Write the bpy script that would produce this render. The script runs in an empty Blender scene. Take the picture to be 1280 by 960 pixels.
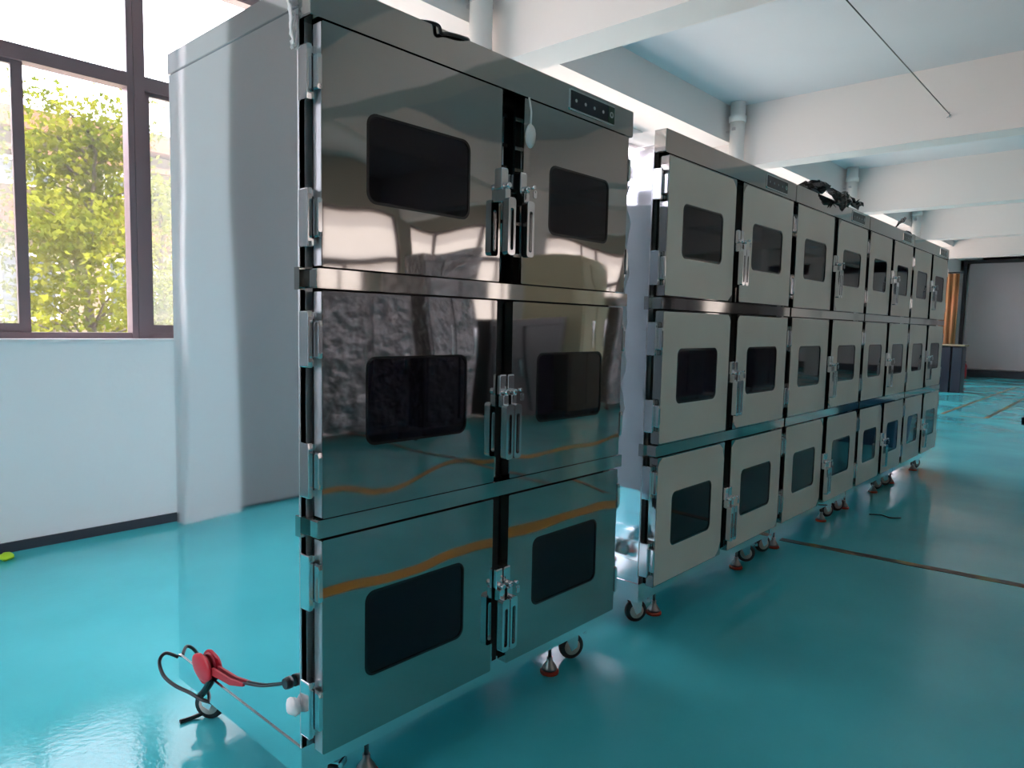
import bpy, math, random
from mathutils import Vector, Matrix
random.seed(7)
C = bpy.context.scene.collection
sc = bpy.context.scene

# ---------------------------------------------------------------- camera
cam = bpy.data.cameras.new('camera'); cam.sensor_fit = 'HORIZONTAL'; cam.sensor_width = 36.0
cam.lens = 880.957 / 1280 * 36.0; cam.clip_start = 0.02; cam.clip_end = 300
co = bpy.data.objects.new('camera', cam); C.objects.link(co); sc.camera = co
ya, pi_, ro = 0.7345, -0.0840, 0.0211
F = Vector((math.cos(ya) * math.cos(pi_), math.sin(ya) * math.cos(pi_), math.sin(pi_)))
R = Vector((math.sin(ya), -math.cos(ya), 0)); U = R.cross(F)
R2 = math.cos(ro) * R + math.sin(ro) * U; U2 = -math.sin(ro) * R + math.cos(ro) * U
m = Matrix((R2, U2, -F)).transposed().to_4x4(); m.translation = Vector((-0.823, -1.3611, 1.1674))
co.matrix_world = m

# ---------------------------------------------------------------- world, sun, exposure
w = bpy.data.worlds.new('sky'); sc.world = w; w.use_nodes = True
bg = w.node_tree.nodes['Background']
bg.inputs[0].default_value = (0.96, 0.92, 1.0, 1); bg.inputs[1].default_value = 5.6
sun = bpy.data.lights.new('sun', 'SUN'); sun.energy = 18.0; sun.angle = 0.02; sun.color = (1.0, 0.90, 0.78)
so = bpy.data.objects.new('sun', sun); C.objects.link(so)
so.rotation_euler = Vector((-0.18, 0.46, -0.87)).to_track_quat('-Z', 'Y').to_euler()
sc.view_settings.view_transform = 'Standard'; sc.view_settings.look = 'None'
sc.view_settings.exposure = 0.6; sc.view_settings.gamma = 1.0; sc.view_settings.use_curve_mapping = False
sc.cycles.max_bounces = 12; sc.cycles.diffuse_bounces = 6; sc.cycles.glossy_bounces = 6
sc.cycles.transparent_max_bounces = 12; sc.cycles.caustics_reflective = True
sc.cycles.sample_clamp_indirect = 8.0; sc.cycles.use_denoising = True

# ---------------------------------------------------------------- materials
def mat(name, col, rough=0.5, metal=0.0, spec=0.5, **k):
    M = bpy.data.materials.new(name); M.use_nodes = True
    p = M.node_tree.nodes['Principled BSDF']
    p.inputs['Base Color'].default_value = (*col, 1); p.inputs['Roughness'].default_value = rough
    p.inputs['Metallic'].default_value = metal; p.inputs['Specular IOR Level'].default_value = spec
    for a, b in k.items(): p.inputs[a.replace('_', ' ')].default_value = b
    return M
def coords(M, scale=(1, 1, 1), space='Object', rnd=False):
    nt = M.node_tree; tc = nt.nodes.new('ShaderNodeTexCoord'); mp = nt.nodes.new('ShaderNodeMapping')
    mp.inputs['Scale'].default_value = scale; nt.links.new(tc.outputs[space], mp.inputs[0])
    if rnd:
        oi = nt.nodes.new('ShaderNodeObjectInfo'); ml = nt.nodes.new('ShaderNodeMath'); ml.operation = 'MULTIPLY'
        ml.inputs[1].default_value = 37.0; nt.links.new(oi.outputs['Random'], ml.inputs[0])
        nt.links.new(ml.outputs[0], mp.inputs['Location'])
    return mp.outputs[0]
def bump(M, scale, dist, detail=2.0, stretch=(1, 1, 1), strength=1.0, rnd=False, distort=0.0):
    nt = M.node_tree; n = nt.nodes.new('ShaderNodeTexNoise'); b = nt.nodes.new('ShaderNodeBump')
    n.inputs['Scale'].default_value = scale; n.inputs['Detail'].default_value = detail
    n.inputs['Distortion'].default_value = distort
    nt.links.new(coords(M, stretch, rnd=rnd), n.inputs['Vector'])
    b.inputs['Distance'].default_value = dist; b.inputs['Strength'].default_value = strength
    nt.links.new(n.outputs[0], b.inputs['Height'])
    p = nt.nodes['Principled BSDF']
    if p.inputs['Normal'].is_linked:
        nt.links.new(p.inputs['Normal'].links[0].from_socket, b.inputs['Normal'])
    nt.links.new(b.outputs[0], p.inputs['Normal']); return M
def mottle(M, c1, c2, scale, detail=4, lo=0.35, hi=0.65, stretch=(1, 1, 1), inp='Base Color'):
    nt = M.node_tree; n = nt.nodes.new('ShaderNodeTexNoise'); r = nt.nodes.new('ShaderNodeValToRGB')
    n.inputs['Scale'].default_value = scale; n.inputs['Detail'].default_value = detail
    nt.links.new(coords(M, stretch), n.inputs['Vector']); nt.links.new(n.outputs[0], r.inputs[0])
    r.color_ramp.elements[0].position = lo; r.color_ramp.elements[0].color = (*c1, 1)
    r.color_ramp.elements[1].position = hi; r.color_ramp.elements[1].color = (*c2, 1)
    nt.links.new(r.outputs[0], nt.nodes['Principled BSDF'].inputs[inp]); return M

M = {}
M['mirror'] = bump(mat('mirror_steel', (.47, .45, .435), .035, 1.0), 1.7, .012, 1.0, (1, 1, .8), rnd=True, distort=.4)
M['header'] = bump(mat('header_steel', (.50, .48, .46), .05, 1.0), 2.2, .003, 1.0, rnd=True)
M['side'] = bump(mat('side_steel', (.95, .95, .97), .05, 1.0), 1.2, .006, 1.0, rnd=True)
M['chrome'] = mat('chrome', (.80, .80, .82), .12, 1.0)
M['steel'] = mat('zinc_steel', (.30, .29, .28), .35, 1.0)
M['stile'] = mat('brightened_steel', (.62, .63, .65), .30, .9)  # steel made paler and rougher so stiles and door sides don't mirror dark
M['edge'] = mat('polished_edge', (.75, .75, .75), .12, 1.0)
M['film'] = bump(mottle(mat('protective_film', (.46, .45, .42), .30, 0, .45), (.72, .63, .56), (.78, .69, .615), 2.2), 3.0, .002)
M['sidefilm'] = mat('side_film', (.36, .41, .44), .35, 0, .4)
M['tint'] = mat('tinted_glass', (.008, .006, .012), .03, 0, .28)
M['bezel'] = mat('black_bezel', (.004, .004, .005), .25)
M['rubber'] = mat('black_rubber', (.008, .008, .009), .6)
M['dark_inside'] = mat('dark_interior', (.015, .013, .014), .45)
M['wheel'] = mat('wheel_rubber', (.02, .02, .022), .5)
M['hub'] = mat('wheel_hub', (.55, .50, .45), .35)
M['redfoot'] = mat('red_foot_base', (.55, .06, .03), .45)
M['display'] = mat('control_display', (.012, .016, .030), .08)
M['print'] = mat('panel_print', (.35, .40, .42), .5)
M['green'] = mat('header_label', (.02, .05, .035), .2)
M['floor'] = mottle(mat('teal_epoxy', (.03, .30, .32),   .11, 0, .28), (.052, .42, .47), (.078, .53, .59), 1.3, 5, .3, .7)
mottle(M['floor'], (.07,) * 3, (.24,) * 3, 1.1, 6, .40, .60, inp='Roughness'); bump(M['floor'], 3.0, .0015, 3); bump(M['floor'], 60, .0004, 2)
M['line'] = mottle(mat('yellow_floor_line', (.5, .3, .04), .4), (.035, .035, .02), (.34, .24, .05), 5.0, 2, .48, .66)
M['orange'] = mat('orange_floor_line', (.62, .30, .03), .35)
M['wallw'] = bump(mat('white_plaster', (.87, .85, .86), .75), 30, .001)
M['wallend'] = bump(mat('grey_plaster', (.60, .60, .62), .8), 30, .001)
M['ceil'] = mottle(mat('ceiling_plaster', (.82, .84, .86), .85), (.56, .60, .64), (.61, .65, .69), .6)
M['beam'] = bump(mat('beam_plaster', (.70, .68, .675), .8), 12, .002)
M['base'] = mat('dark_baseboard', (.03, .035, .05), .5)
M['alu'] = mat('brown_window_frame', (.17, .12, .135), .35, 0, .5)
M['sill'] = mat('sill_strip', (.80, .76, .76), .5)
M['pvc'] = mat('white_pvc', (.80, .81, .80), .35)
M['reflpanel'] = mat('reflection_panel_grey', (.30, .29, .295), .4)
M['darkline'] = mat('dark_joint', (.03, .03, .04), .5)
M['shutter'] = bump(mottle(mat('grey_shutter', (.40, .37, .40), .35), (.50, .44, .45), (.56, .50, .51), .7), 4, .002)
M['curtain'] = mottle(mat('brown_curtain', (.3, .14, .05), .8), (.42, .16, .07), (.20, .13, .045), 3, 2, .35, .65, (1, 1, .4))
M['navy'] = mat('navy_plastic', (.012, .016, .035), .35)
M['tan'] = mat('tan_board', (.35, .28, .18), .6)
M['blue'] = mat('blue_plastic', (.01, .10, .18), .4)
M['red'] = mat('red_plastic', (.62, .012, .03), .3)
M['redstrap'] = mat('red_strap', (.45, .015, .03), .5)
M['black'] = mat('black_cable', (.012, .012, .016), .35)
M['foam'] = mat('white_foam', (.80, .78, .78), .6)
M['bag'] = bump(mat('black_plastic_sheet', (.016, .016, .018), .22), 30, .004)
M['lime'] = mat('lime_fabric', (.45, .75, .02), .6)
M['machine'] = mat('dark_machine_paint', (.035, .034, .038), .3)
M['wrap'] = bump(mat('plastic_wrap', (.26, .25, .26), .20, .7), 8, .05, 3)
M['cream'] = mat('cream_panel', (.62, .55, .38), .5)
M['beige'] = mat('beige_wall', (.50, .43, .37), .8)
M['concrete'] = mat('outdoor_concrete', (.66, .58, .50), .9)
M['bark'] = mat('tree_bark', (.05, .04, .03), .9)
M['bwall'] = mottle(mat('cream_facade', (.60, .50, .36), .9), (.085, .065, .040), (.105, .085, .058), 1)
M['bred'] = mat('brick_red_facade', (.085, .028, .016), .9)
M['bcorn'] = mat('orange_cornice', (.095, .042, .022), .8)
M['bglass'] = mat('facade_window', (.04, .05, .06), .3)

def leafmat(name, c1, c2):
    X = bpy.data.materials.new(name); X.use_nodes = True; nt = X.node_tree; nt.nodes.clear()
    o = nt.nodes.new('ShaderNodeOutputMaterial'); mx = nt.nodes.new('ShaderNodeMixShader'); mx.inputs[0].default_value = .5
    d = nt.nodes.new('ShaderNodeBsdfDiffuse'); t = nt.nodes.new('ShaderNodeBsdfTranslucent')
    n = nt.nodes.new('ShaderNodeTexNoise'); n.inputs['Scale'].default_value = 2.5; r = nt.nodes.new('ShaderNodeValToRGB')
    tc = nt.nodes.new('ShaderNodeTexCoord'); nt.links.new(tc.outputs['Object'], n.inputs['Vector'])
    r.color_ramp.elements[0].color = (*c1, 1); r.color_ramp.elements[1].color = (*c2, 1)
    r.color_ramp.elements[0].position = .35; r.color_ramp.elements[1].position = .65
    nt.links.new(n.outputs[0], r.inputs[0]); nt.links.new(r.outputs[0], d.inputs[0]); nt.links.new(r.outputs[0], t.inputs[0])
    nt.links.new(d.outputs[0], mx.inputs[1]); nt.links.new(t.outputs[0], mx.inputs[2]); nt.links.new(mx.outputs[0], o.inputs[0]); return X
M['leaf'] = leafmat('spring_leaf', (.065, .090, .006), (.17, .18, .016))
def glassmat(name, tint, fac=.06, haze=0.0):
    X = bpy.data.materials.new(name); X.use_nodes = True; nt = X.node_tree; nt.nodes.clear()
    o = nt.nodes.new('ShaderNodeOutputMaterial'); mx = nt.nodes.new('ShaderNodeMixShader')
    t = nt.nodes.new('ShaderNodeBsdfTransparent'); t.inputs[0].default_value = (*tint, 1)
    g = nt.nodes.new('ShaderNodeBsdfGlossy'); g.inputs['Roughness'].default_value = .02
    mx.inputs[0].default_value = fac
    nt.links.new(t.outputs[0], mx.inputs[1]); nt.links.new(g.outputs[0], mx.inputs[2])
    last = mx
    if haze:
        d = nt.nodes.new('ShaderNodeBsdfTranslucent'); d.inputs[0].default_value = (.55, .57, .60, 1)
        m2 = nt.nodes.new('ShaderNodeMixShader'); m2.inputs[0].default_value = haze
        nt.links.new(mx.outputs[0], m2.inputs[1]); nt.links.new(d.outputs[0], m2.inputs[2]); last = m2
    nt.links.new(last.outputs[0], o.inputs[0]); return X
M['glass'] = glassmat('window_glass', (.97, .98, 1.0), .04, .015)
M['glass2'] = glassmat('milky_window_glass', (.92, .95, .95), .05, .10)  # milky pane: some translucent white mixed into the clear glass
M['blind'] = glassmat('white_blind', (.30, .28, .25), .02, .40)

# ---------------------------------------------------------------- mesh builder
class MB:
    def __init__(s): s.v = []; s.f = []; s.sm = []
    def add(s, vs, fs, smooth=False):
        o = len(s.v); s.v += [tuple(v) for v in vs]; s.f += [tuple(i + o for i in f) for f in fs]; s.sm += [smooth] * len(fs); return s
    def box(s, x0, x1, y0, y1, z0, z1):
        vs = [(x, y, z) for x in (x0, x1) for y in (y0, y1) for z in (z0, z1)]
        return s.add(vs, [(0, 1, 3, 2), (4, 6, 7, 5), (0, 4, 5, 1), (2, 3, 7, 6), (0, 2, 6, 4), (1, 5, 7, 3)])
    def bbox(s, x0, x1, y0, y1, z0, z1, b):
        """box with its vertical and horizontal edges chamfered (rounded-rectangle prism along y)"""
        L = rrect(x0, x1, z0, z1, b, 2); n = len(L)
        c = b * .5; cx, cz = (x0 + x1) / 2, (z0 + z1) / 2
        sh = lambda p, k: (cx + (p[0] - cx) * k, cz + (p[1] - cz) * k)
        ks = 1 - c / max((x1 - x0) / 2, 1e-6) * .8
        rings = [[(*(sh(p, ks)), y0) for p in L], [(*p, y0 + c) for p in L], [(*p, y1) for p in L]]
        vs = [(a, y, z) for r in rings for (a, z, y) in r]; fs = []
        for r in range(2):
            for i in range(n):
                j = (i + 1) % n; fs.append((r * n + i, r * n + j, (r + 1) * n + j, (r + 1) * n + i))
        fs.append(tuple(range(n))); fs.append(tuple(range(2 * n, 3 * n))[::-1]); return s.add(vs, fs)
    def tube(s, pts, r, n=10, cap=True):
        pts = [Vector(p) for p in pts]; rs = r if isinstance(r, (list, tuple)) else [r] * len(pts)
        vs = []; prev = None
        for i, p in enumerate(pts):
            d = (pts[min(i + 1, len(pts) - 1)] - pts[max(i - 1, 0)]).normalized()
            if prev is None: a = d.cross(Vector((0, 0, 1))); a = a if a.length > .1 else d.cross(Vector((1, 0, 0)))
            else: a = prev - d * prev.dot(d)
            a.normalize(); prev = a; b = d.cross(a)
            for k in range(n):
                t = 2 * math.pi * k / n; vs.append(p + (a * math.cos(t) + b * math.sin(t)) * rs[i])
        fs = [(i * n + k, i * n + (k + 1) % n, (i + 1) * n + (k + 1) % n, (i + 1) * n + k) for i in range(len(pts) - 1) for k in range(n)]
        s.add(vs, fs, True)
        if cap:
            o = len(s.v) - len(vs); s.f += [tuple(o + k for k in range(n))[::-1], tuple(o + (len(pts) - 1) * n + k for k in range(n))]; s.sm += [False, False]
        return s
    def cord(s, P, r, n=10, k=6):
        P = [Vector(p) for p in P]; out = []
        for i in range(len(P) - 1):
            a, b, c_, d = P[max(i - 1, 0)], P[i], P[i + 1], P[min(i + 2, len(P) - 1)]
            for j in range(k):
                t = j / k; out.append(.5 * (2 * b + (c_ - a) * t + (2 * a - 5 * b + 4 * c_ - d) * t * t + (3 * b - a - 3 * c_ + d) * t ** 3))
        return s.tube(out + [P[-1]], r, n)
    def lathe(s, c, prof, axis='z', n=20):
        vs = []
        for (r, h) in prof:
            for k in range(n):
                t = 2 * math.pi * k / n; a, b = r * math.cos(t), r * math.sin(t)
                vs.append({'z': (c[0] + a, c[1] + b, c[2] + h), 'y': (c[0] + a, c[1] + h, c[2] + b), 'x': (c[0] + h, c[1] + a, c[2] + b)}[axis])
        m_ = len(prof); fs = [(i * n + k, i * n + (k + 1) % n, (i + 1) * n + (k + 1) % n, (i + 1) * n + k) for i in range(m_ - 1) for k in range(n)]
        fs += [tuple(range(n))[::-1], tuple((m_ - 1) * n + k for k in range(n))]
        s.add(vs, fs); 
        for i in range(len(fs) - 2): s.sm[-len(fs) + i] = True
        return s
    def plate(s, outer, inner, y0, y1):
        """plate in the xz plane, outer loop and hole loop with equal counts"""
        n = len(outer); vs = [(p[0], y, p[1]) for L, y in ((outer, y0), (inner, y0), (outer, y1), (inner, y1)) for p in L]; fs = []
        for i in range(n):
            j = (i + 1) % n
            fs += [(i, j, n + j, n + i), (2 * n + j, 2 * n + i, 3 * n + i, 3 * n + j), (j, i, 2 * n + i, 2 * n + j), (n + i, n + j, 3 * n + j, 3 * n + i)]
        return s.add(vs, fs)
    def blob(s, c, r, seed=0, amp=.2, n=14, m=9):
        rd = random.Random(seed); ph = [rd.uniform(0, 6) for _ in range(6)]; vs = []
        for i in range(m + 1):
            th = math.pi * i / m
            for k in range(n):
                t = 2 * math.pi * k / n
                q = 1 + amp * (math.sin(3 * t + ph[0] + 2 * th) * .5 + math.sin(5 * th + ph[1] + t) * .3 + math.sin(7 * t + ph[2]) * .2)
                vs.append((c[0] + r[0] * q * math.sin(th) * math.cos(t), c[1] + r[1] * q * math.sin(th) * math.sin(t), c[2] + r[2] * q * math.cos(th)))
        fs = [(i * n + k, (i + 1) * n + k, (i + 1) * n + (k + 1) % n, i * n + (k + 1) % n) for i in range(m) for k in range(n)]
        return s.add(vs, fs, True)
    def build(s, name, mt, parent=None, loc=None):
        me = bpy.data.meshes.new(name); me.from_pydata(s.v, [], s.f); me.polygons.foreach_set('use_smooth', s.sm)
        me.materials.append(M[mt] if isinstance(mt, str) else mt); me.update()
        import bmesh
        bm = bmesh.new(); bm.from_mesh(me); bmesh.ops.remove_doubles(bm, verts=bm.verts, dist=1e-6); bmesh.ops.recalc_face_normals(bm, faces=bm.faces); bm.to_mesh(me); bm.free()
        o = bpy.data.objects.new(name, me); C.objects.link(o)
        if parent: o.parent = parent
        if loc: o.location = loc
        return o
def rrect(x0, x1, z0, z1, r, k=4):
    P = []
    for cx, cz, a0 in ((x1 - r, z1 - r, 0), (x0 + r, z1 - r, 90), (x0 + r, z0 + r, 180), (x1 - r, z0 + r, 270)):
        for i in range(k + 1):
            t = math.radians(a0 + 90 * i / k); P.append((cx + r * math.cos(t), cz + r * math.sin(t)))
    return P
def resample(poly, cx, cz, angles):
    """points of a star-shaped polygon at the given angles around (cx,cz)"""
    out = []
    for t in angles:
        dx, dz = math.cos(t), math.sin(t); best = None
        for i in range(len(poly)):
            (ax, az), (bx, bz) = poly[i], poly[(i + 1) % len(poly)]
            ex, ez = bx - ax, bz - az; det = dx * -ez + dz * ex
            if abs(det) < 1e-12: continue
            px, pz = ax - cx, az - cz
            s_ = (px * -ez + pz * ex) / det; u_ = (dx * pz - dz * px) / det
            if s_ > 0 and -1e-6 <= u_ <= 1 + 1e-6: best = s_ if best is None else max(best, s_)
        out.append((cx + dx * best, cz + dz * best))
    return out
def holed(mb, outer, hole, y0, y1):
    cx = sum(p[0] for p in hole) / len(hole); cz = sum(p[1] for p in hole) / len(hole)
    ang = sorted({round(math.atan2(p[1] - cz, p[0] - cx) % (2 * math.pi), 6) for p in outer + hole})
    return mb.plate(resample(outer, cx, cz, ang), resample(hole, cx, cz, ang), y0, y1)
def tag(o, label=None, cat=None, group=None, kind=None):
    if label: o['label'] = label
    if cat: o['category'] = cat
    if group: o['group'] = group
    if kind: o['kind'] = kind
    return o
def empty(name, loc=(0, 0, 0), rz=0):
    o = bpy.data.objects.new(name, None); C.objects.link(o); o.location = loc; o.rotation_euler[2] = rz; o.empty_display_size = .1; return o
def kids(o): return [c for c in bpy.data.objects if c.parent == o]
def copy_tree(o, parent=None):
    c = o.copy(); C.objects.link(c)
    if parent: c.parent = parent
    for ch in kids(o): copy_tree(ch, c)
    return c
def struct(mb, name, mt): return tag(mb.build(name, mt), kind='structure')

# ---------------------------------------------------------------- the room
XE, XF, YB, YW, ZC = -5.20, 22.32, -8.6, 2.73, 3.588
X1, S, BW, ZB = 2.765, 3.911, .291, 2.944
fl = struct(MB().box(XE - .2, XF + .2, YB - .3, YW + .3, -.15, 0), 'floor', 'floor')
def strip(x0, x1, y0, y1, mt='line', h=.002, wave=0):
    mb = MB(); n = 12; L = Vector((x1 - x0, y1 - y0, 0)); d = L.normalized(); s = Vector((-d.y, d.x, 0)); vs = []
    for i in range(n + 1):
        p = Vector((x0, y0, 0)) + L * i / n + s * random.uniform(-wave, wave)
        for sg in (-1, 1): vs += [p + s * sg * .028, p + s * sg * .028 + Vector((0, 0, h))]
    fs = []
    for i in range(n):
        a = i * 4; b = a + 4; fs += [(a + 1, a + 3, b + 3, b + 1), (a, b, b + 1, a + 1), (a + 2, a + 3, b + 3, b + 2)]
    mb.add(vs, fs); return mb.build('floor_line', mt, fl)
strip(3.07, 3.20, .1, -1.25, wave=.004)
strip(3.20, 3.30, -1.45, -8.0, wave=.004)
strip(11.0, 18.5, .835, .835); strip(10.92, 17.5, .28, .33); strip(10.92, 10.92, .28, .60)
for y in (-1.27, -2.75):
    MB().box(XE + .3, XF - 3, y - .05, y + .05, 0, .002).build('floor_line', 'orange', fl)
ce = struct(MB().box(XE - .2, XF + .2, YB - .3, YW + .3, ZC, ZC + .2), 'ceiling', 'ceil')
for k in range(-2, 6):
    x = X1 + k * S
    MB().box(x, x + BW, YB, YW + .05, ZB, ZC + .01).build('beam', 'beam', ce)
for y in (2.22, -5.52):
    MB().box(XE, XF, y, y + (.55 if y > 0 else .28), 3.20 if y > 0 else 3.1, ZC + .01).build('edge_beam', 'beam', ce)
def pier_wall(name, ins, out, z0, z1, wins, mt, sgn):
    mb = MB(); a, b = sorted((ins, out)); xs = [XE - .2] + [v for p in wins for v in p] + [XF + .2]
    mb.box(XE - .2, XF + .2, a, b, -.1, z0); mb.box(XE - .2, XF + .2, a, b, z1, ZC + .1)
    for i in range(0, len(xs), 2): mb.box(xs[i], xs[i + 1], a, b, z0, z1)
    return struct(mb, name, mt)
WZ0, WZ1 = 1.045, 3.10
wins = [(-4.8, -2.35), (-.80, 2.70)] + [(X1 + k * S + .33, X1 + (k + 1) * S - .08) for k in range(4)] + [(X1 + 4 * S + .33, X1 + 4 * S + 1.9)]  # first opening added and hidden bays widened to let in more daylight
wl = pier_wall('wall_window', YW, YW + .26, WZ0, WZ1, wins, 'wallw', 1)
for k in range(-1, 6):
    x = X1 + k * S + .0
    MB().box(x - .02, x + BW - .03, 2.64, YW + .01, 0, ZB).build('column', 'wallw', wl)
# sky-side windows, one object per bay with frame, mullions, transom, sashes and panes
def window(n, x0, x1, y, mull, z0=WZ0, z1=WZ1, zt0=2.395, zt1=2.468, hazy=(), glass='glass'):
    w_ = struct(MB().box(x0, x1, y - .01, y + .07, z0, z0 + .034), f'window_{n}', 'alu')
    f = MB().box(x0, x1, y - .01, y + .07, z1 - .05, z1).box(x0 + .001, x0 + .06, y - .012, y + .068, z0 + .001, z1 - .001).box(x1 - .06, x1 - .001, y - .012, y + .068, z0 + .001, z1 - .001)
    f.build('window_frame', 'alu', w_)
    MB().box(x0, x1, y - .02, y + .06, zt0, zt1).build('transom', 'alu', w_)
    for mx in mull:
        MB().box(mx - .012, mx + .045, y - .023, y + .058, z0, z1).box(mx - .045, mx - .0135, y - .024 + .003, y + .057, z0, z1).build('mullion', 'alu', w_)
    xs = [x0 + .06] + [v for mx in mull for v in (mx - .045, mx + .045)] + [x1 - .06]
    for i in range(0, len(xs), 2):
        a, b = xs[i], xs[i + 1]; c = a + (b - a) * .60 if (n, i) == (1, 0) else (a + b) / 2
        if (n, i) == (1, 0): c = .165
        sash = MB().box(a, c + .025, y + .005, y + .03, z0 + .034, z0 + .078).box(a, c + .025, y + .005, y + .03, zt0 - .02, zt0)
        sash.box(c - .025, c + .0248, y + .003, y + .032, z0 + .035, zt0 - .001).box(a + .0002, a + .03, y + .003, y + .032, z0 + .035, zt0 - .001).build('sash', 'alu', w_)
        MB().box(a + .02, c - .02, y + .015, y + .020, z0 + .07, zt0 - .01).build('glass_pane', 'glass2' if glass == 'glass' else glass, w_)
        MB().box(c + .02, b, y + .035, y + .040, z0 + .03, zt0 + .01).build('glass_pane', glass, w_)
        MB().box(a - .01, b + .01, y + .025, y + .030, zt1 - .01, z1 - .04).build('glass_pane', glass, w_)
    return w_
window(1, wins[1][0], wins[1][1], YW + .085, (.703, 1.85)); window(20, wins[0][0], wins[0][1], YW + .085, (-3.6,))  # the last one fills the added opening, unseen, to light the left floor
for i, (a, b) in enumerate(wins[2:]): window(i + 2, a, b, YW + .085, (a + (b - a) / 3, a + (b - a) * 2 / 3))
si = MB().box(-.66, 2.5, YW - .012, YW + .09, WZ0 - .012, WZ0 + .003); struct(si, 'trim_1', 'sill')
wlf = struct(MB().box(XE - .2, XE, YB - .3, YW + .3, -.1, .9).box(XE - .2, XE, YB - .3, YW + .3, 2.7, ZC + .1).box(XE - .2, XE, YB - .3, -.6, .9, 2.7).box(XE - .2, XE, 2.4, YW + .3, .9, 2.7), 'wall_left', 'wallend')
wn = struct(MB().box(XE - .10, XE - .04, -.6, 2.4, .9, .95), 'window_21', 'alu')  # unseen window added to bring light onto the left floor
MB().box(XE - .10, XE - .04, -.6, 2.4, 2.65, 2.7).box(XE - .10, XE - .04, -.6, -.54, .9, 2.7).box(XE - .10, XE - .04, 2.34, 2.4, .9, 2.7).build('window_frame', 'alu', wn)
for yy in (.42, 1.40): MB().box(XE - .10, XE - .04, yy - .04, yy + .04, .95, 2.65).build('mullion', 'alu', wn)
for ya_, yb_ in ((-.54, .38), (.46, 1.36), (1.44, 2.34)): MB().box(XE - .075, XE - .07, ya_ - .01, yb_ + .01, .94, 2.66).build('glass_pane', 'glass', wn)
# far wall with a big sliding panel
wf = struct(MB().box(XF, XF + .2, YB - .3, YW + .3, -.1, ZC + .1), 'wall_far', 'wallw')
dr = struct(MB().box(XF - .10, XF - .04, -3.6, 2.50, .22, 3.1), 'door_1', 'shutter')
MB().box(XF - .14, XF, 2.56, 2.64, 0, 3.3).box(XF - .12, XF, -3.7, 2.64, 3.1, 3.2).build('door_frame', 'darkline', dr)
for i in range(5): MB().box(XF - .108, XF - .098, 1.28 - i * 1.22, 1.29 - i * 1.22, .22, 3.1).build('panel_joint', 'shutter', dr)
struct(MB().box(XF - .16, XF, -8.5, 2.7, 0, .19), 'baseboard_far', 'base')
struct(MB().box(XE, XF - .2, YW - .010, YW, 0, .05), 'baseboard_window', 'base')
d2 = struct(MB().box(-2.25, -1.16, YW - .05, YW - .001, .02, 3.05), 'dark_reflection_panel', 'reflpanel')  # unseen grey panel, added to darken what the cabinet side reflects
# wall opposite the windows (seen in the mirror doors), with blinds in its windows
bw = [(X1 + k * S + .45, X1 + (k + 1) * S - .15) for k in range(-1, 5)]
pier_wall('wall_opposite', YB, YB - .24, .9, 2.95, bw, 'beige', -1)
for i, (a, b) in enumerate(bw):
    window(i + 7, a, b, YB - .13, (a + (b - a) / 3, a + 2 * (b - a) / 3), .9, 2.95, 2.2, 2.27, glass='blind')
for k in range(0, 6):
    x = X1 + k * S
    o = struct(MB().box(x - .03, x + BW + .03, -5.55, -5.2, 0, ZB), f'column_{k+1}', 'beam')

# drain pipes beside the beams
for k, (lab) in enumerate(('white drain pipe in the corner above the nearest cabinet', 'white drain pipe with bracket behind the first beam over the row',
                           'white drain pipe behind the black bundle on the row', 'farthest white drain pipe visible over the row')):
    x = X1 + k * S - .14; y = 2.10
    r = tag(empty('drain_pipe', (x, y, 0)), lab, 'pipe', 'white drain pipes on the window wall')
    MB().tube([(0, 0, .001), (0, 0, ZC - .002)], .078, 20).build('pipe', 'pvc', r)
    MB().lathe((0, 0, 3.38), [(.079, 0), (.092, .005), (.092, .06), (.079, .065)]).build('collar', 'pvc', r)
    MB().box(-.098, .098, -.02, .02, 3.28, 3.31).box(-.02, .02, 0, .13, 3.285, 3.305).build('pipe_clamp', 'chrome', r)

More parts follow.
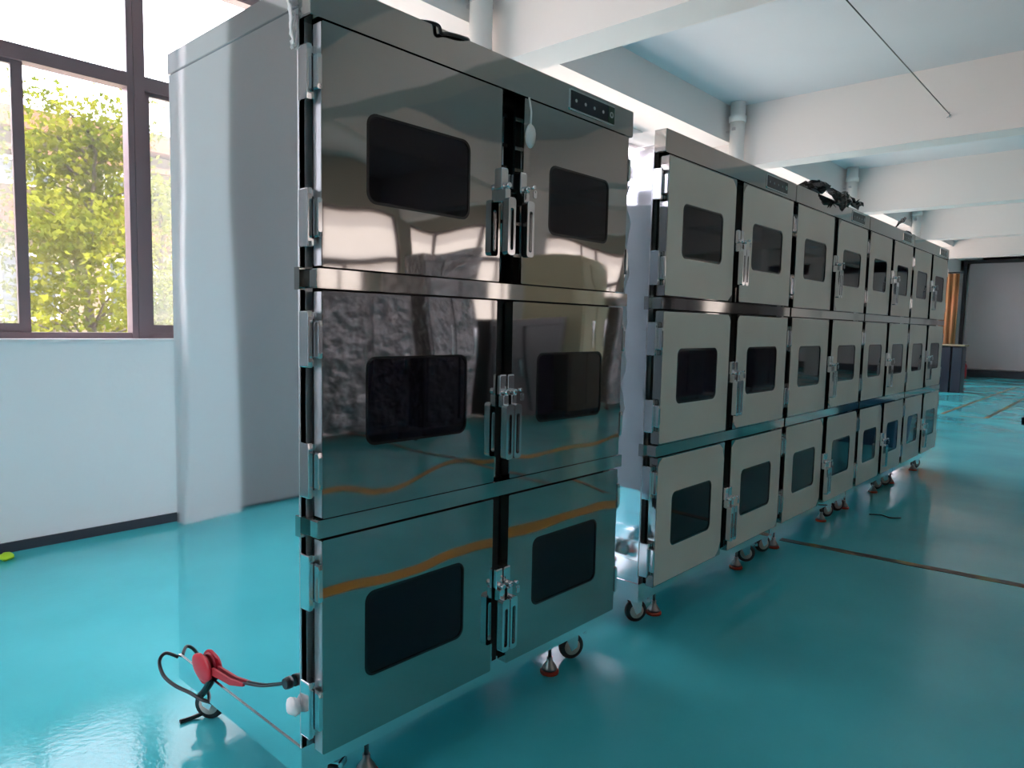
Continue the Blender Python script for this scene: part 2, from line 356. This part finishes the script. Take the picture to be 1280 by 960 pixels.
# ---------------------------------------------------------------- drying cabinet
D, PR = .652, .0465
TIERS = [(.193, .686, .330, .538), (.735, 1.231, .883, 1.088), (1.282, 1.785, 1.430, 1.628)]
HZ = [((.655, .529), (.364, .234)), ((1.188, 1.066), (.903, .781)), ((1.737, 1.625), (1.445, 1.322))]
def make_cabinet(loc, filmed, seed, sx=1.0):
    rd = random.Random(seed); r = empty('dry_cabinet', loc)
    x = lambda v: v * sx
    Wd = 1.2 * sx
    # carcass
    b = MB().box(0, .012, 0, D, .1997, 1.8185).box(Wd - .012, Wd, 0, D, .1997, 1.8185).box(.012, Wd - .012, D - .012, D, .1997, 1.8185)
    b.build('side_panels', 'side', r)
    MB().box(-.0015, .030, 0, .006, .2, 1.80).build('front_stile', 'stile', r); MB().box(Wd - .030, Wd + .0015, 0, .006, .2, 1.80).build('front_stile', 'stile', r)
    MB().box(.013, Wd - .013, .030, D - .013, .202, 1.816).build('interior_block', 'dark_inside', r)  # solid near-black block standing for the dark cabinet inside
    MB().box(-.002, Wd + .002, 0, D + .002, .129, .1995).build('base_plinth', 'side', r)
    MB().box(-.002, Wd + .002, 0, D + .002, 1.8190, 1.871).build('top_cap', 'side', r)
    MB().box(-.0035, -.0020, 0, D, .1985, .2010).build('bright_seam', 'edge', r); MB().box(-.0035, -.0020, 0, D, 1.8172, 1.8190).build('bright_seam', 'edge', r)  # thin polished strips added to brighten the panel seams
    h = MB().bbox(-.002, Wd + .002, -PR, -.0005, 1.7895, 1.8712, .004).build('header_panel', 'header', r)
    # control panel in the header
    cp = MB().bbox(x(.853), x(1.092), -PR - .003, -PR, 1.800, 1.862, .006).build('control_panel', 'edge', r)
    MB().box(x(.862), x(1.050), -PR - .0045, -PR - .003, 1.806, 1.856).build('display', 'display', cp)
    for i in range(4):
        bx = x(.885 + i * .046); MB().lathe((bx, -PR - .0045, 1.830), [(.005, 0), (.005, -.001)], 'y', 12).build('button', 'print', cp)
    MB().box(x(1.052), x(1.086), -PR - .0045, -PR - .003, 1.806, 1.856).build('display', 'green', cp)
    MB().plate(rrect(x(1.060), x(1.078), 1.822, 1.840, .008), rrect(x(1.064), x(1.074), 1.826, 1.836, .004), -PR - .0055, -PR - .0045).build('switch_ring', 'print', cp)
    for z0, z1 in ((.692, .7325), (1.236, 1.278)):
        MB().bbox(-.002 + .012, Wd + .002, -PR, -.0005, z0, z1, .003).box(-.0025, .012, -.0005, .02, z0 - .003, z1 + .003).build('tier_band', 'header', r)
    for t, (z0, z1, wz0, wz1) in enumerate(TIERS):
        for side in (0, 1):
            if side == 0: xa, xb, wa, wb = x(.024), x(.566), x(.138), x(.457)
            else:
                xa, xb, wa, wb = x(.630), x(1.178), x(.739), x(1.064)
                if t == 2 and not filmed: xa, wa, wb = .661, .775, 1.073
            if side == 0 and t == 2 and not filmed: xb = .572
            hole = rrect(wa, wb, wz0, wz1, .026, 5)
            mb = MB(); outer = rrect(xa, xb, z0, z1, .0025, 1)
            holed(mb, outer, hole, -PR, -.014)
            d_ = mb.build('door', 'mirror', r)
            MB().plate(rrect(wa, wb, wz0, wz1, .026, 5), rrect(wa + .006, wb - .006, wz0 + .006, wz1 - .006, .022, 5), -PR - .0008, -.03).build('window_gasket', 'bezel', d_)
            g = MB(); L = rrect(wa + .004, wb - .004, wz0 + .004, wz1 - .004, .023, 5)
            n = len(L); g.add([(p[0], -PR + .0012, p[1]) for p in L] + [(p[0], -.030, p[1]) for p in L], [tuple(range(n)), tuple(range(n, 2 * n))[::-1]] + [(i, (i + 1) % n, n + (i + 1) % n, n + i) for i in range(n)])
            g.build('door_window', 'tint', d_)
            if side == 0 and not filmed: MB().box(xa - .0008, xa + .0002, -PR + .002, -.016, z0 + .002, z1 - .002).build('bright_edge_slip', 'stile', d_)  # thin pale slip added over the mirror side face to brighten it
            MB().box(xa + .006, xb - .006, -.0145, -.0002, z0 + .006, z1 - .006).build('door_seal', 'rubber', d_)
            if filmed:   # peeling protective film with lifted or torn corners
                e = .004; cr = []
                for (cx, cz, ax, az) in ((xb - e, z1 - e, -1, -1), (xa + e, z1 - e, 1, -1), (xa + e, z0 + e, 1, 1), (xb - e, z0 + e, -1, 1)):
                    inner = (ax < 0) == (side == 0)   # corner next to the latch gap
                    k = rd.choice((.004, .02, .035, .045)) if inner else rd.choice((.004, .004, .004, .03))
                    p1 = (cx + ax * k, cz); p2 = (cx, cz + az * k * rd.uniform(.7, 1.6)); q = (cx + ax * k * .38, cz + az * k * .45)
                    order = (p2, q, p1) if (ax * az) > 0 else (p1, q, p2)
                    cr += list(order)
                fm = MB(); holed(fm, cr, rrect(wa - .003, wb + .003, wz0 - .003, wz1 + .003, .028, 5), -PR - .0012, -PR - .0002)
                fm.build('protective_film', 'film', d_)
        # hinges on both outer sides
        for side in (0, 1):
            for (za, zb) in HZ[t]:
                if side == 0: a0, a1, b0, b1, c0, c1 = -.003, .009, .0105, .0225, .006, .0225
                else: a0, a1, b0, b1, c0, c1 = Wd - .009, Wd + .003, Wd - .0205, Wd - .0105, Wd - .0205, Wd - .006
                hg = MB().bbox(a0, a1, -.034, -.0002, zb, za, .003).bbox(min(c0, c1), max(c0, c1), -.030, -.0002, za - .018, za - .003, .002).bbox(min(c0, c1), max(c0, c1), -.030, -.0002, zb + .003, zb + .018, .002).build('hinge', 'chrome', r)
                MB().bbox(b0, b1, -.052, -.016, zb + .020, za - .020, .004).build('hinge_knuckle', 'chrome', hg)
        # two latches side by side in the gap between the doors
        zc = (z0 + z1) / 2 + .003
        lx = (x(.583), x(.6155)) if not (t == 2 and not filmed) else (.574, .650)
        for i, cx in enumerate(lx):
            la = MB(); la.bbox(cx - .013, cx + .013, -.060, -.012, zc - .012, zc + .045, .004).bbox(cx - .010, cx + .010, -.072, -.045, zc - .045, zc - .010, .003)
            la.lathe((cx, -.060, zc - .002), [(.0085, 0), (.0085, -.016), (.006, -.019)], 'y', 14)
            la_ = la.build('door_latch', 'chrome', r)
            lv = MB(); O = rrect(cx - .0145, cx + .0145, zc - .185, zc - .035, .009, 4); I = rrect(cx - .0065, cx + .0065, zc - .172, zc - .062, .0055, 4)
            lv.plate(O, I, -.088, -.068); lv.build('latch_lever', 'chrome', la_)
            if i == 1:
                MB().lathe((cx + .010, -.079, zc + .004), [(.005, 0), (.005, -.012)], 'y', 10).plate(rrect(cx + .004, cx + .018, zc - .026, zc - .004, .005, 2), rrect(cx + .008, cx + .014, zc - .012, zc - .007, .002, 2), -.092, -.090).build('key', 'chrome', la_)
        if filmed or t < 2:
            MB().box(x(.570), x(.626), -.012, .028, z0 + .002, z1 - .002).build('gap_seal', 'rubber', r)
            MB().box(x(.594), x(.602), -.018, -.0121, z0 + .004, zc - .19).build('latch_keeper', 'chrome', r)
        else:
            for xx in (.585, .600, .630, .646): MB().tube([(xx, .02, z0 + .01), (xx, .02, z1 - .01)], .004, 8).build('shelf_upright', 'chrome', r)
            for zz in (1.36, 1.45, 1.54, 1.60, 1.66, 1.74): MB().box(.576, .657, .012, .018, zz, zz + .010).build('shelf_rung', 'edge', r)
    # casters and levelling feet
    def caster(cx, cy, ang):
        k = empty('caster', (cx, cy, 0), ang); k.parent = r
        MB().bbox(-.045, .045, -.03, .03, .118, .1288, .004).build('mounting_plate', 'chrome', k)
        f = MB()
        for s_ in (-1, 1):
            f.add([(-.032, s_ * .018, .117), (.032, s_ * .018, .117), (.028, s_ * .018, .045), (.006, s_ * .018, .033),
                   (-.032, s_ * .021, .117), (.032, s_ * .021, .117), (.028, s_ * .021, .045), (.006, s_ * .021, .033)],
                  [(0, 1, 2, 3), (7, 6, 5, 4), (0, 4, 5, 1), (1, 5, 6, 2), (2, 6, 7, 3), (3, 7, 4, 0)])
        f.box(-.034, .034, -.021, .021, .108, .118); f.build('fork', 'chrome', k)
        MB().box(.034, .060, -.014, .014, .092, .097).box(.055, .066, -.014, .014, .085, .097).build('brake_lever', 'chrome', k)
        MB().lathe((.012, -.0125, .045), [(.030, 0), (.043, .002), (.045, .008), (.045, .017), (.043, .023), (.030, .025)], 'y', 24).build('wheel', 'wheel', k)
        MB().lathe((.012, -.0145, .045), [(.008, -.002), (.029, 0), (.029, .029), (.008, .031)], 'y', 20).build('wheel_hub', 'hub', k)
    def foot(cx, cy):
        MB().tube([(cx, cy, .045), (cx, cy, .129)], .006, 10).lathe((cx, cy, .012), [(.026, 0), (.024, .010), (.010, .030), (.010, .044)]).lathe((cx, cy, .100), [(.012, 0), (.012, .010)], n=6).build('levelling_foot', 'steel', r)
        MB().lathe((cx, cy, 0), [(.031, 0), (.032, .008), (.028, .0125)]).build('foot_pad', 'redfoot', r)
    caster(x(.10), .085, rd.uniform(-1.1, -.5)); caster(Wd - .10, .085, rd.uniform(-1.0, -.4))
    caster(x(.075), D - .055, 2.2); caster(Wd - .10, D - .085, rd.uniform(-1, 1))
    foot(x(.225), .065); foot(Wd - .225, .065); foot(x(.225), D - .065); foot(Wd - .225, D - .065)
    return r
c0 = make_cabinet((0, 0, 0), False, 1)
tag(c0, 'tall mirror polished steel six-door dry cabinet nearest the camera, standing alone on casters', 'cabinet')
ROW = [(1.428, 1.232, 'nearest white-filmed dry cabinet of the joined row, torn film on its side'),
       (2.668, 1.195, 'second film-covered dry cabinet of the row, black plastic bundle on its top'),
       (3.872, 1.085, 'third film-covered dry cabinet from the front of the row, thin black scrap on top'),
       (4.965, 1.160, 'last and farthest film-covered dry cabinet at the end of the row')]
rows = []
for i, (x0, wd, lab) in enumerate(ROW):
    r = make_cabinet((x0, .0067, -.003 + .003), True, 11 + i, (wd - .004) / 1.2)
    tag(r, lab, 'cabinet', 'film-covered dry cabinets in a row'); rows.append(r)
# film on the visible side of the row
def side_film(parent, pts, name='side_film', mt='sidefilm', x=-.0012):
    n = len(pts); MB().add([(x, p[0], p[1]) for p in pts] + [(x + .001, p[0], p[1]) for p in pts],
        [tuple(range(n)), tuple(range(n, 2 * n))[::-1]] + [(i, (i + 1) % n, n + (i + 1) % n, n + i) for i in range(n)]).build(name, mt, parent)
jag = [(.10 + .012 * math.sin(i * 1.7) + random.uniform(-.006, .006) + (0 if i > 8 else (8 - i) * .014), .40 + i * .046) for i in range(29)]
side_film(rows[0], jag[::-1] + [(.30, .44), (.64, .45), (.64, 1.70), (.40, 1.71), (.20, 1.69)][0:])

# ---------------------------------------------------------------- loose things on and around the cabinets
def bundle(name, lab, cat, loc, parts, seed):
    rd = random.Random(seed); mb = MB()
    for (c, rr) in parts: mb.blob(c, rr, rd.random(), .45, 18, 12)
    return tag(mb.build(name, 'bag', None, loc), lab, cat)
def sheet(name, mt, lab, cat, pts, wid, loc=(0, 0, 0), seed=1, crinkle=.02, th=.002):
    """crumpled strip following a path of points, given half width vectors"""
    rd = random.Random(seed); k = 9; vs = []
    def fine(L):
        L = [Vector(p) for p in L]; out = []
        for i in range(len(L) - 1):
            for j in range(3): out.append(L[i].lerp(L[i + 1], j / 3))
        return out + [L[-1]]
    pts, wid = fine(pts), fine(wid); n = len(pts)
    for i, p in enumerate(pts):
        for j in range(k):
            t = j / (k - 1) * 2 - 1; wv = wid[i]
            vs.append((p[0] + wv[0] * t + rd.uniform(-1, 1) * crinkle, p[1] + wv[1] * t + rd.uniform(-1, 1) * crinkle, p[2] + wv[2] * t + rd.uniform(-1, 1) * crinkle))
    fs = [(i * k + j, i * k + j + 1, (i + 1) * k + j + 1, (i + 1) * k + j) for i in range(n - 1) for j in range(k - 1)]
    o = MB().add(vs, fs).build(name, mt, None, loc); so_ = o.modifiers.new('thickness', 'SOLIDIFY'); so_.thickness = th
    return tag(o, lab, cat)
sheet('plastic_bundle', 'bag', 'crumpled black plastic sheet draped over the top edge of the second row cabinet', 'plastic sheet',
      [(2.74, .10, 1.885), (2.90, .05, 1.90), (2.98, .0, 1.91), (3.05, -.03, 1.925), (3.12, -.045, 1.90), (3.18, -.055, 1.89), (3.27, -.06, 1.885), (3.36, -.06, 1.905), (3.48, -.06, 1.895), (3.56, -.06, 1.905)],
      [(0, .04, .0), (.0, .04, .02), (0, .05, .035), (.01, .04, .042), (0, .03, .045), (0, .02, .045), (0, .02, .03), (0, .02, .035), (0, .02, .03), (0, .01, .008)], seed=4, crinkle=.014)
sheet('plastic_scrap', 'bag', 'thin twisted black plastic scrap sticking up from the third row cabinet', 'plastic scrap',
      [(4.86, .12, 1.880), (4.95, .10, 1.92), (5.03, .10, 1.965), (5.10, .10, 2.00), (5.19, .10, 2.02), (5.26, .10, 2.045)],
      [(.05, .03, .0), (.03, .02, .015), (.02, 0, .02), (.02, 0, .02), (.01, 0, .018), (0, 0, .008)], seed=9, crinkle=.006)
sheet('plastic_scrap', 'bag', 'small peaked black plastic scrap on the farthest row cabinet', 'plastic scrap',
      [(5.03, .06, 1.878), (5.12, .06, 1.905), (5.20, .05, 1.925), (5.32, .04, 1.890), (5.5, .03, 1.880)],
      [(.0, .03, .0), (.0, .03, .01), (0, .03, .02), (0, .03, .01), (0, .02, .005)], seed=12, crinkle=.006)
# black foam strip hanging beside the row
sheet('foam_scrap', 'rubber', 'black torn foam strip hanging between the mirror cabinet and the row', 'foam strip',
      [(1.418, .135, .565), (1.416, .16, .52), (1.416, .19, .47), (1.417, .215, .42), (1.418, .235, .365)],
      [(0, .012, 0), (0, .03, .0), (0, .035, .0), (0, .03, .0), (0, .012, .0)], seed=3, crinkle=.006)
# white film tatters at the top corner of the mirror cabinet
sheet('film_tatter', 'foam', 'white film tatter hanging at the top left corner of the mirror cabinet', 'film scrap',
      [(-.012, .030, 1.858), (-.010, .022, 1.835), (-.010, .014, 1.805), (-.010, .012, 1.775), (-.008, .012, 1.745), (-.007, .014, 1.735)],
      [(.004, .016, 0), (.004, .014, 0), (.004, .010, 0), (.004, .011, 0), (.003, .009, 0), (.002, .004, 0)], seed=5, crinkle=.003)
# small pouch in the gap between the top doors
bgp = empty('desiccant_pouch', (.665, -.066, 1.71)); tag(bgp, 'small pale pouch hanging between the top doors of the mirror cabinet', 'pouch').scale = (1.25, 1.1, 1.15)
MB().blob((0, 0, -.025), (.015, .010, .028), 3, .06).build('pouch', 'foam', bgp)
MB().tube([(0, 0, 0), (.001, .0, .03), (-.001, .006, .064)], .0025, 6).build('pouch_string', 'foam', bgp)
# red round cap with strap at the foot of the side panel, cable, foam crumb
rc = tag(empty('red_cap', (-.014, .475, .222)), 'red round cap with a thin strap stuck low on the mirror cabinet side', 'cap')
MB().blob((-.001, 0, .006), (.010, .055, .037), 2, .04, 20, 12).build('cap', 'red', rc)
MB().lathe((.003, .0, -.002), [(.036, -.004), (.040, .003), (.036, .008)], 'x', 24).build('rim', 'redstrap', rc)
MB().add([(.003, -.05, .020), (.003, -.15, .026), (.003, -.22, .040), (.003, -.22, .032), (.003, -.15, .010), (.003, -.05, .0),
          (.009, -.05, .020), (.009, -.15, .026), (.009, -.22, .040), (.009, -.22, .032), (.009, -.15, .010), (.009, -.05, .0)],
         [(0, 1, 2, 3, 4, 5), (11, 10, 9, 8, 7, 6), (0, 6, 7, 1), (1, 7, 8, 2), (2, 8, 9, 3), (3, 9, 10, 4), (4, 10, 11, 5), (5, 11, 6, 0)]).build('strap', 'redstrap', rc)
MB().cord([(.008, -.21, .036), (.008, -.30, .062), (.008, -.38, .095), (.008, -.43, .118)], .003, 8).build('cord', 'black', rc)
MB().lathe((-.006, -.435, .122), [(.012, 0), (.014, .008), (.014, .016)], 'x', 16).build('plug', 'black', rc)
pc = tag(empty('power_cable', (0, .6, 0)), 'black power cable looping out behind the red cap and under the mirror cabinet', 'cable')
MB().cord([(-.006, .048, .195), (-.030, .075, .205), (-.050, .068, .190), (-.055, .030, .165), (-.045, -.02, .150), (-.025, -.07, .140), (-.010, -.12, .132), (.03, -.17, .118)], .005, 10).build('cord', 'black', pc)
MB().cord([(-.010, -.16, .205), (-.008, -.12, .160), (-.006, -.08, .122), (.05, -.05, .08), (.08, .0, .03), (.03, .03, .007), (-.01, .035, .007)], .006, 10).build('cord', 'black', pc)
tag(MB().blob((0, 0, 0), (.013, .024, .020), 8, .12).build('foam_crumb', 'foam', None, (-.015, .012, .300)), 'white foam crumb stuck low beside the hinge of the mirror cabinet', 'foam')
tag(MB().blob((0, 0, 0), (.035, .04, .016), 9, .3).build('lime_cloth', 'lime', None, (.0, 2.60, .018)), 'lime green rag lying at the foot of the window wall', 'rag')
# cable lying over the header of the mirror cabinet
MBc = MB().cord([(.15, .16, 1.878), (.24, .06, 1.878), (.30, -.02, 1.878), (.335, -.052, 1.872), (.345, -.056, 1.855), (.37, -.054, 1.862), (.42, -.053, 1.868), (.46, -.03, 1.877), (.52, .05, 1.878)], .0045, 8)
tag(MBc.build('loose_cable', 'black'), 'thin black cable lying over the header of the mirror cabinet', 'cable')
tag(MB().cord([(4.02, -.10, .004), (4.06, -.16, .004), (4.03, -.22, .004), (4.07, -.27, .004)], .004, 6).build('cable_scrap', 'black'), 'short black cable scrap lying on the floor in front of the row casters', 'cable scrap')
# ceiling wire between the beams
wr = tag(empty('ceiling_wire', (X1 + S, .134, 3.14)), 'thin dark wire stretched across the ceiling between two beams', 'wire')
MB().tube([(-.01, 0, 0), (-1.2, 0, .0), (-2.4, 0, .0), (-3.61, 0, 0)], .0045, 6).build('wire', 'black', wr)
MB().lathe((-.004, 0, -.012), [(.016, 0), (.016, -.006), (.007, -.012), (.007, -.03)], 'x', 10).tube([(-.03, 0, -.01), (-.05, 0, .02)], .004, 6).tube([(-.03, 0, -.01), (-.045, .02, -.03)], .004, 6).build('anchor', 'chrome', wr)

# ---------------------------------------------------------------- far end
for i, (y0, lab) in enumerate(((1.60, 'dark navy bin at the far end, left one beside the curtain'), (1.40, 'dark navy bin at the far end, right one beside the pale wall'))):
    r = tag(empty('storage_bin', (15.7, y0 + .08, 0)), lab, 'bin', 'dark navy bins at the far end')
    MB().bbox(-.2, .2, -.085, .085, .02, .92, .02).build('bin_body', 'navy', r); MB().box(-.21, .21, -.09, .09, .0, .03).build('bin_base', 'navy', r)
tag(MB().bbox(15.45, 15.95, 1.36, 1.95, .925, .955, .004).build('board', 'tan'), 'thin tan board lying across the dark navy bins', 'board')
cu = MB(); n = 40; vs = []
for i in range(n + 1):
    y = 1.80 + .9 * i / n; xx = 17.0 + .035 * math.sin(i * 1.3)
    vs += [(xx, y, .25), (xx, y, 2.47)]
cu.add(vs, [(2 * i, 2 * i + 2, 2 * i + 3, 2 * i + 1) for i in range(n)], True)
cu_ = empty('curtain', (0, 0, 0)); tag(cu_, 'narrow brown curtain hanging beyond the end of the cabinet row', 'curtain')
o = cu.build('cloth', 'curtain', cu_); o.modifiers.new('t', 'SOLIDIFY').thickness = .006
MB().tube([(17, 1.74, 2.49), (17, 2.74, 2.49)], .015, 8).build('rod', 'darkline', cu_)
r = tag(empty('fire_extinguisher', (21.9, 2.42, 0)), 'small red fire extinguisher on the floor by the far wall', 'fire extinguisher')
MB().lathe((0, 0, 0), [(.075, 0), (.08, .02), (.08, .30), (.05, .37), (.025, .39)]).build('cylinder', 'red', r)
MB().box(-.02, .02, -.05, .05, .39, .42).tube([(0, .04, .40), (0, .10, .33), (0, .10, .15)], .01, 6).build('valve', 'rubber', r)
r = tag(empty('blue_tote', (7.35, -.86, 0)), 'blue plastic tote standing on the floor at the right edge of the view', 'crate')
MB().add([(-.30, -.27, 0), (.30, -.27, 0), (.30, .27, 0), (-.30, .27, 0), (-.35, -.30, .42), (.35, -.30, .42), (.35, .30, .42), (-.35, .30, .42),
          (-.32, -.27, .42), (.32, -.27, .42), (.32, .27, .42), (-.32, .27, .42), (-.28, -.25, .02), (.28, -.25, .02), (.28, .25, .02), (-.28, .25, .02)],
         [(3, 2, 1, 0), (0, 1, 5, 4), (1, 2, 6, 5), (2, 3, 7, 6), (3, 0, 4, 7), (4, 5, 9, 8), (5, 6, 10, 9), (6, 7, 11, 10), (7, 4, 8, 11), (8, 9, 13, 12), (9, 10, 14, 13), (10, 11, 15, 14), (11, 8, 12, 15), (12, 13, 14, 15)]).build('tub', 'blue', r)
MB().box(-.37, .37, -.32, -.30, .36, .43).box(-.37, .37, .30, .32, .36, .43).box(-.37, -.35, -.32, .32, .36, .43).box(.35, .37, -.32, .32, .36, .43).build('rim', 'blue', r)

# ---------------------------------------------------------------- equipment across the aisle, seen in the mirror doors
eq = [(2.6, 1.1, 1.45, 'wrap', 'low plastic wrapped machine'), (3.9, .9, 1.9, 'wrap', 'plastic wrapped equipment rack'), (5.0, 1.0, 1.3, 'machine', 'squat dark machine'),
      (6.3, .7, 2.0, 'cream', 'tall cream locker'), (7.3, 1.2, 1.6, 'wrap', 'wide plastic wrapped crate'), (8.8, 1.2, 1.75, 'machine', 'large dark machine'), (10.4, 1.0, 1.4, 'wrap', 'small plastic wrapped crate'), (12.0, 1.3, 1.8, 'machine', 'farthest dark machine')]
for i, (x, wd, ht, mt, nm) in enumerate(eq):
    r = tag(empty(nm.split()[-1], (x, -4.05 - .45, 0)), nm + ' across the aisle, seen reflected in the mirror cabinet doors', nm.split()[-1])
    MB().bbox(0, wd, -.40, .30, .08, ht, .02).build('body', mt, r)
    for s_ in (0, 1):
        a = .03 + s_ * wd / 2; b = a + wd / 2 - .06
        dd = MB().bbox(a, b, .301, .32, .14, ht - .08, .01); dd.v = [(p[0], .621 - p[1], p[2]) for p in dd.v]
        d_ = dd.build('door', mt, r); MB().box(b - .05, b - .03, .32, .345, ht * .45, ht * .62).build('handle', 'chrome', d_)
    for fx in (.06, wd - .06):
        for fy in (-.34, .24): MB().lathe((fx, fy, 0), [(.03, 0), (.03, .02), (.012, .03), (.012, .081)], n=10).build('foot', 'rubber', r)

# ---------------------------------------------------------------- outdoors
gr = struct(MB().box(-40, 60, -50, 60, -.3, -.16), 'ground', 'concrete')
bd = tag(empty('apartment_building', (0, 16, -.16)), 'cream and brick-red building with an orange cornice beyond the tree', 'building')
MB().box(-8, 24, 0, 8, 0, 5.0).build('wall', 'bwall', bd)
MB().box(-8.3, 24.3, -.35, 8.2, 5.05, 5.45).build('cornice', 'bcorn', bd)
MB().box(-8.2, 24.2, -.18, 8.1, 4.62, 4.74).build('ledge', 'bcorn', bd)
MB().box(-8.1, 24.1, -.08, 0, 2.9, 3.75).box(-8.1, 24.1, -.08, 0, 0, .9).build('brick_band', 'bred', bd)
for i in range(16):
    for z0 in (1.2, 3.95):
        x = -7.2 + i * 2.0
        f = MB().plate(rrect(x, x + 1.1, z0, z0 + (1.4 if z0 < 2 else .55), .01, 1), rrect(x + .07, x + 1.03, z0 + .07, z0 + (1.33 if z0 < 2 else .48), .01, 1), -.14, -.02).build('window', 'sill', bd)
        MB().box(x + .06, x + 1.04, -.06, -.005, z0 + .06, z0 + (1.34 if z0 < 2 else .49)).build('pane', 'bglass', f)
def tree(loc, h, lab, seed, spread, nleaf, z_lo, lean=0.0, size=.050):
    rd = random.Random(seed); r = tag(empty('tree', loc), lab, 'tree', 'leafy trees outside the window')
    tr = MB(); top = Vector((lean, 0, h)); base = Vector((0, 0, -.16)); N = 10
    path = [base.lerp(top, i / N) + Vector((math.sin(i * .9) * .04, math.cos(i * 1.1) * .04, 0)) for i in range(N + 1)]
    tr.tube(path, [.055 * (1 - .85 * i / N) + .006 for i in range(N + 1)], 8); tr.build('trunk', 'bark', r)
    br = MB(); tips = []
    for i in range(46):
        t = rd.uniform(.08, .98); p = base.lerp(top, t); a = rd.uniform(0, 2 * math.pi); L = spread * (1.15 - .75 * t) * rd.uniform(.5, 1.0)
        q = [p + Vector((math.cos(a) * L * s, math.sin(a) * L * s * .8, L * (.55 * s + .1 * math.sin(s * 4)))) for s in (0, .33, .66, 1)]
        br.tube(q, [.016, .012, .008, .004], 5)
        for s in range(2, 7):
            tips.append(q[0].lerp(q[3], s / 6.0))
    br.build('branches', 'bark', r)
    lf = MB(); 
    for i in range(nleaf):
        tcx = rd.choice(tips)
        c = tcx + Vector((rd.gauss(0, .16), rd.gauss(0, .16), rd.gauss(0, .14)))
        if c.z < z_lo: continue
        s = size * rd.uniform(.5, 1.2); nrm = Vector((rd.gauss(0, 1), rd.gauss(0, 1) - .6, rd.gauss(0, 1) + .4)).normalized()
        a = nrm.cross(Vector((rd.gauss(0, 1), rd.gauss(0, 1), rd.gauss(0, 1)))).normalized(); b = nrm.cross(a)
        vs = []
        for k, rr in enumerate((1, .45, .8, .35, .5, .35, .8, .45)):
            th = k * math.pi / 4; vs.append(c + (a * math.cos(th) + b * math.sin(th)) * s * rr + nrm * (s * .12 if k % 2 else 0))
        lf.add(vs, [tuple(range(8))])
    me = bpy.data.meshes.new('foliage'); me.from_pydata(lf.v, [], lf.f); me.materials.append(M['leaf']); me.update()
    o = bpy.data.objects.new('foliage', me); C.objects.link(o); o.parent = r; o['kind'] = 'stuff'
tree((1.72, 7.0, 0), 3.2, 'slender young tree with bright leaves just outside the window, trunk by the mullion', 3, 1.25, 9500, .3, .06)
tree((.2, 8.4, 0), 2.6, 'shorter bushy tree outside the leftmost window pane', 5, 1.0, 4200, .2, .1)
tree((3.5, 9.4, 0), 3.0, 'leafy tree outside the window, half hidden by the mirror cabinet', 8, 1.0, 4200, .2, -.1)
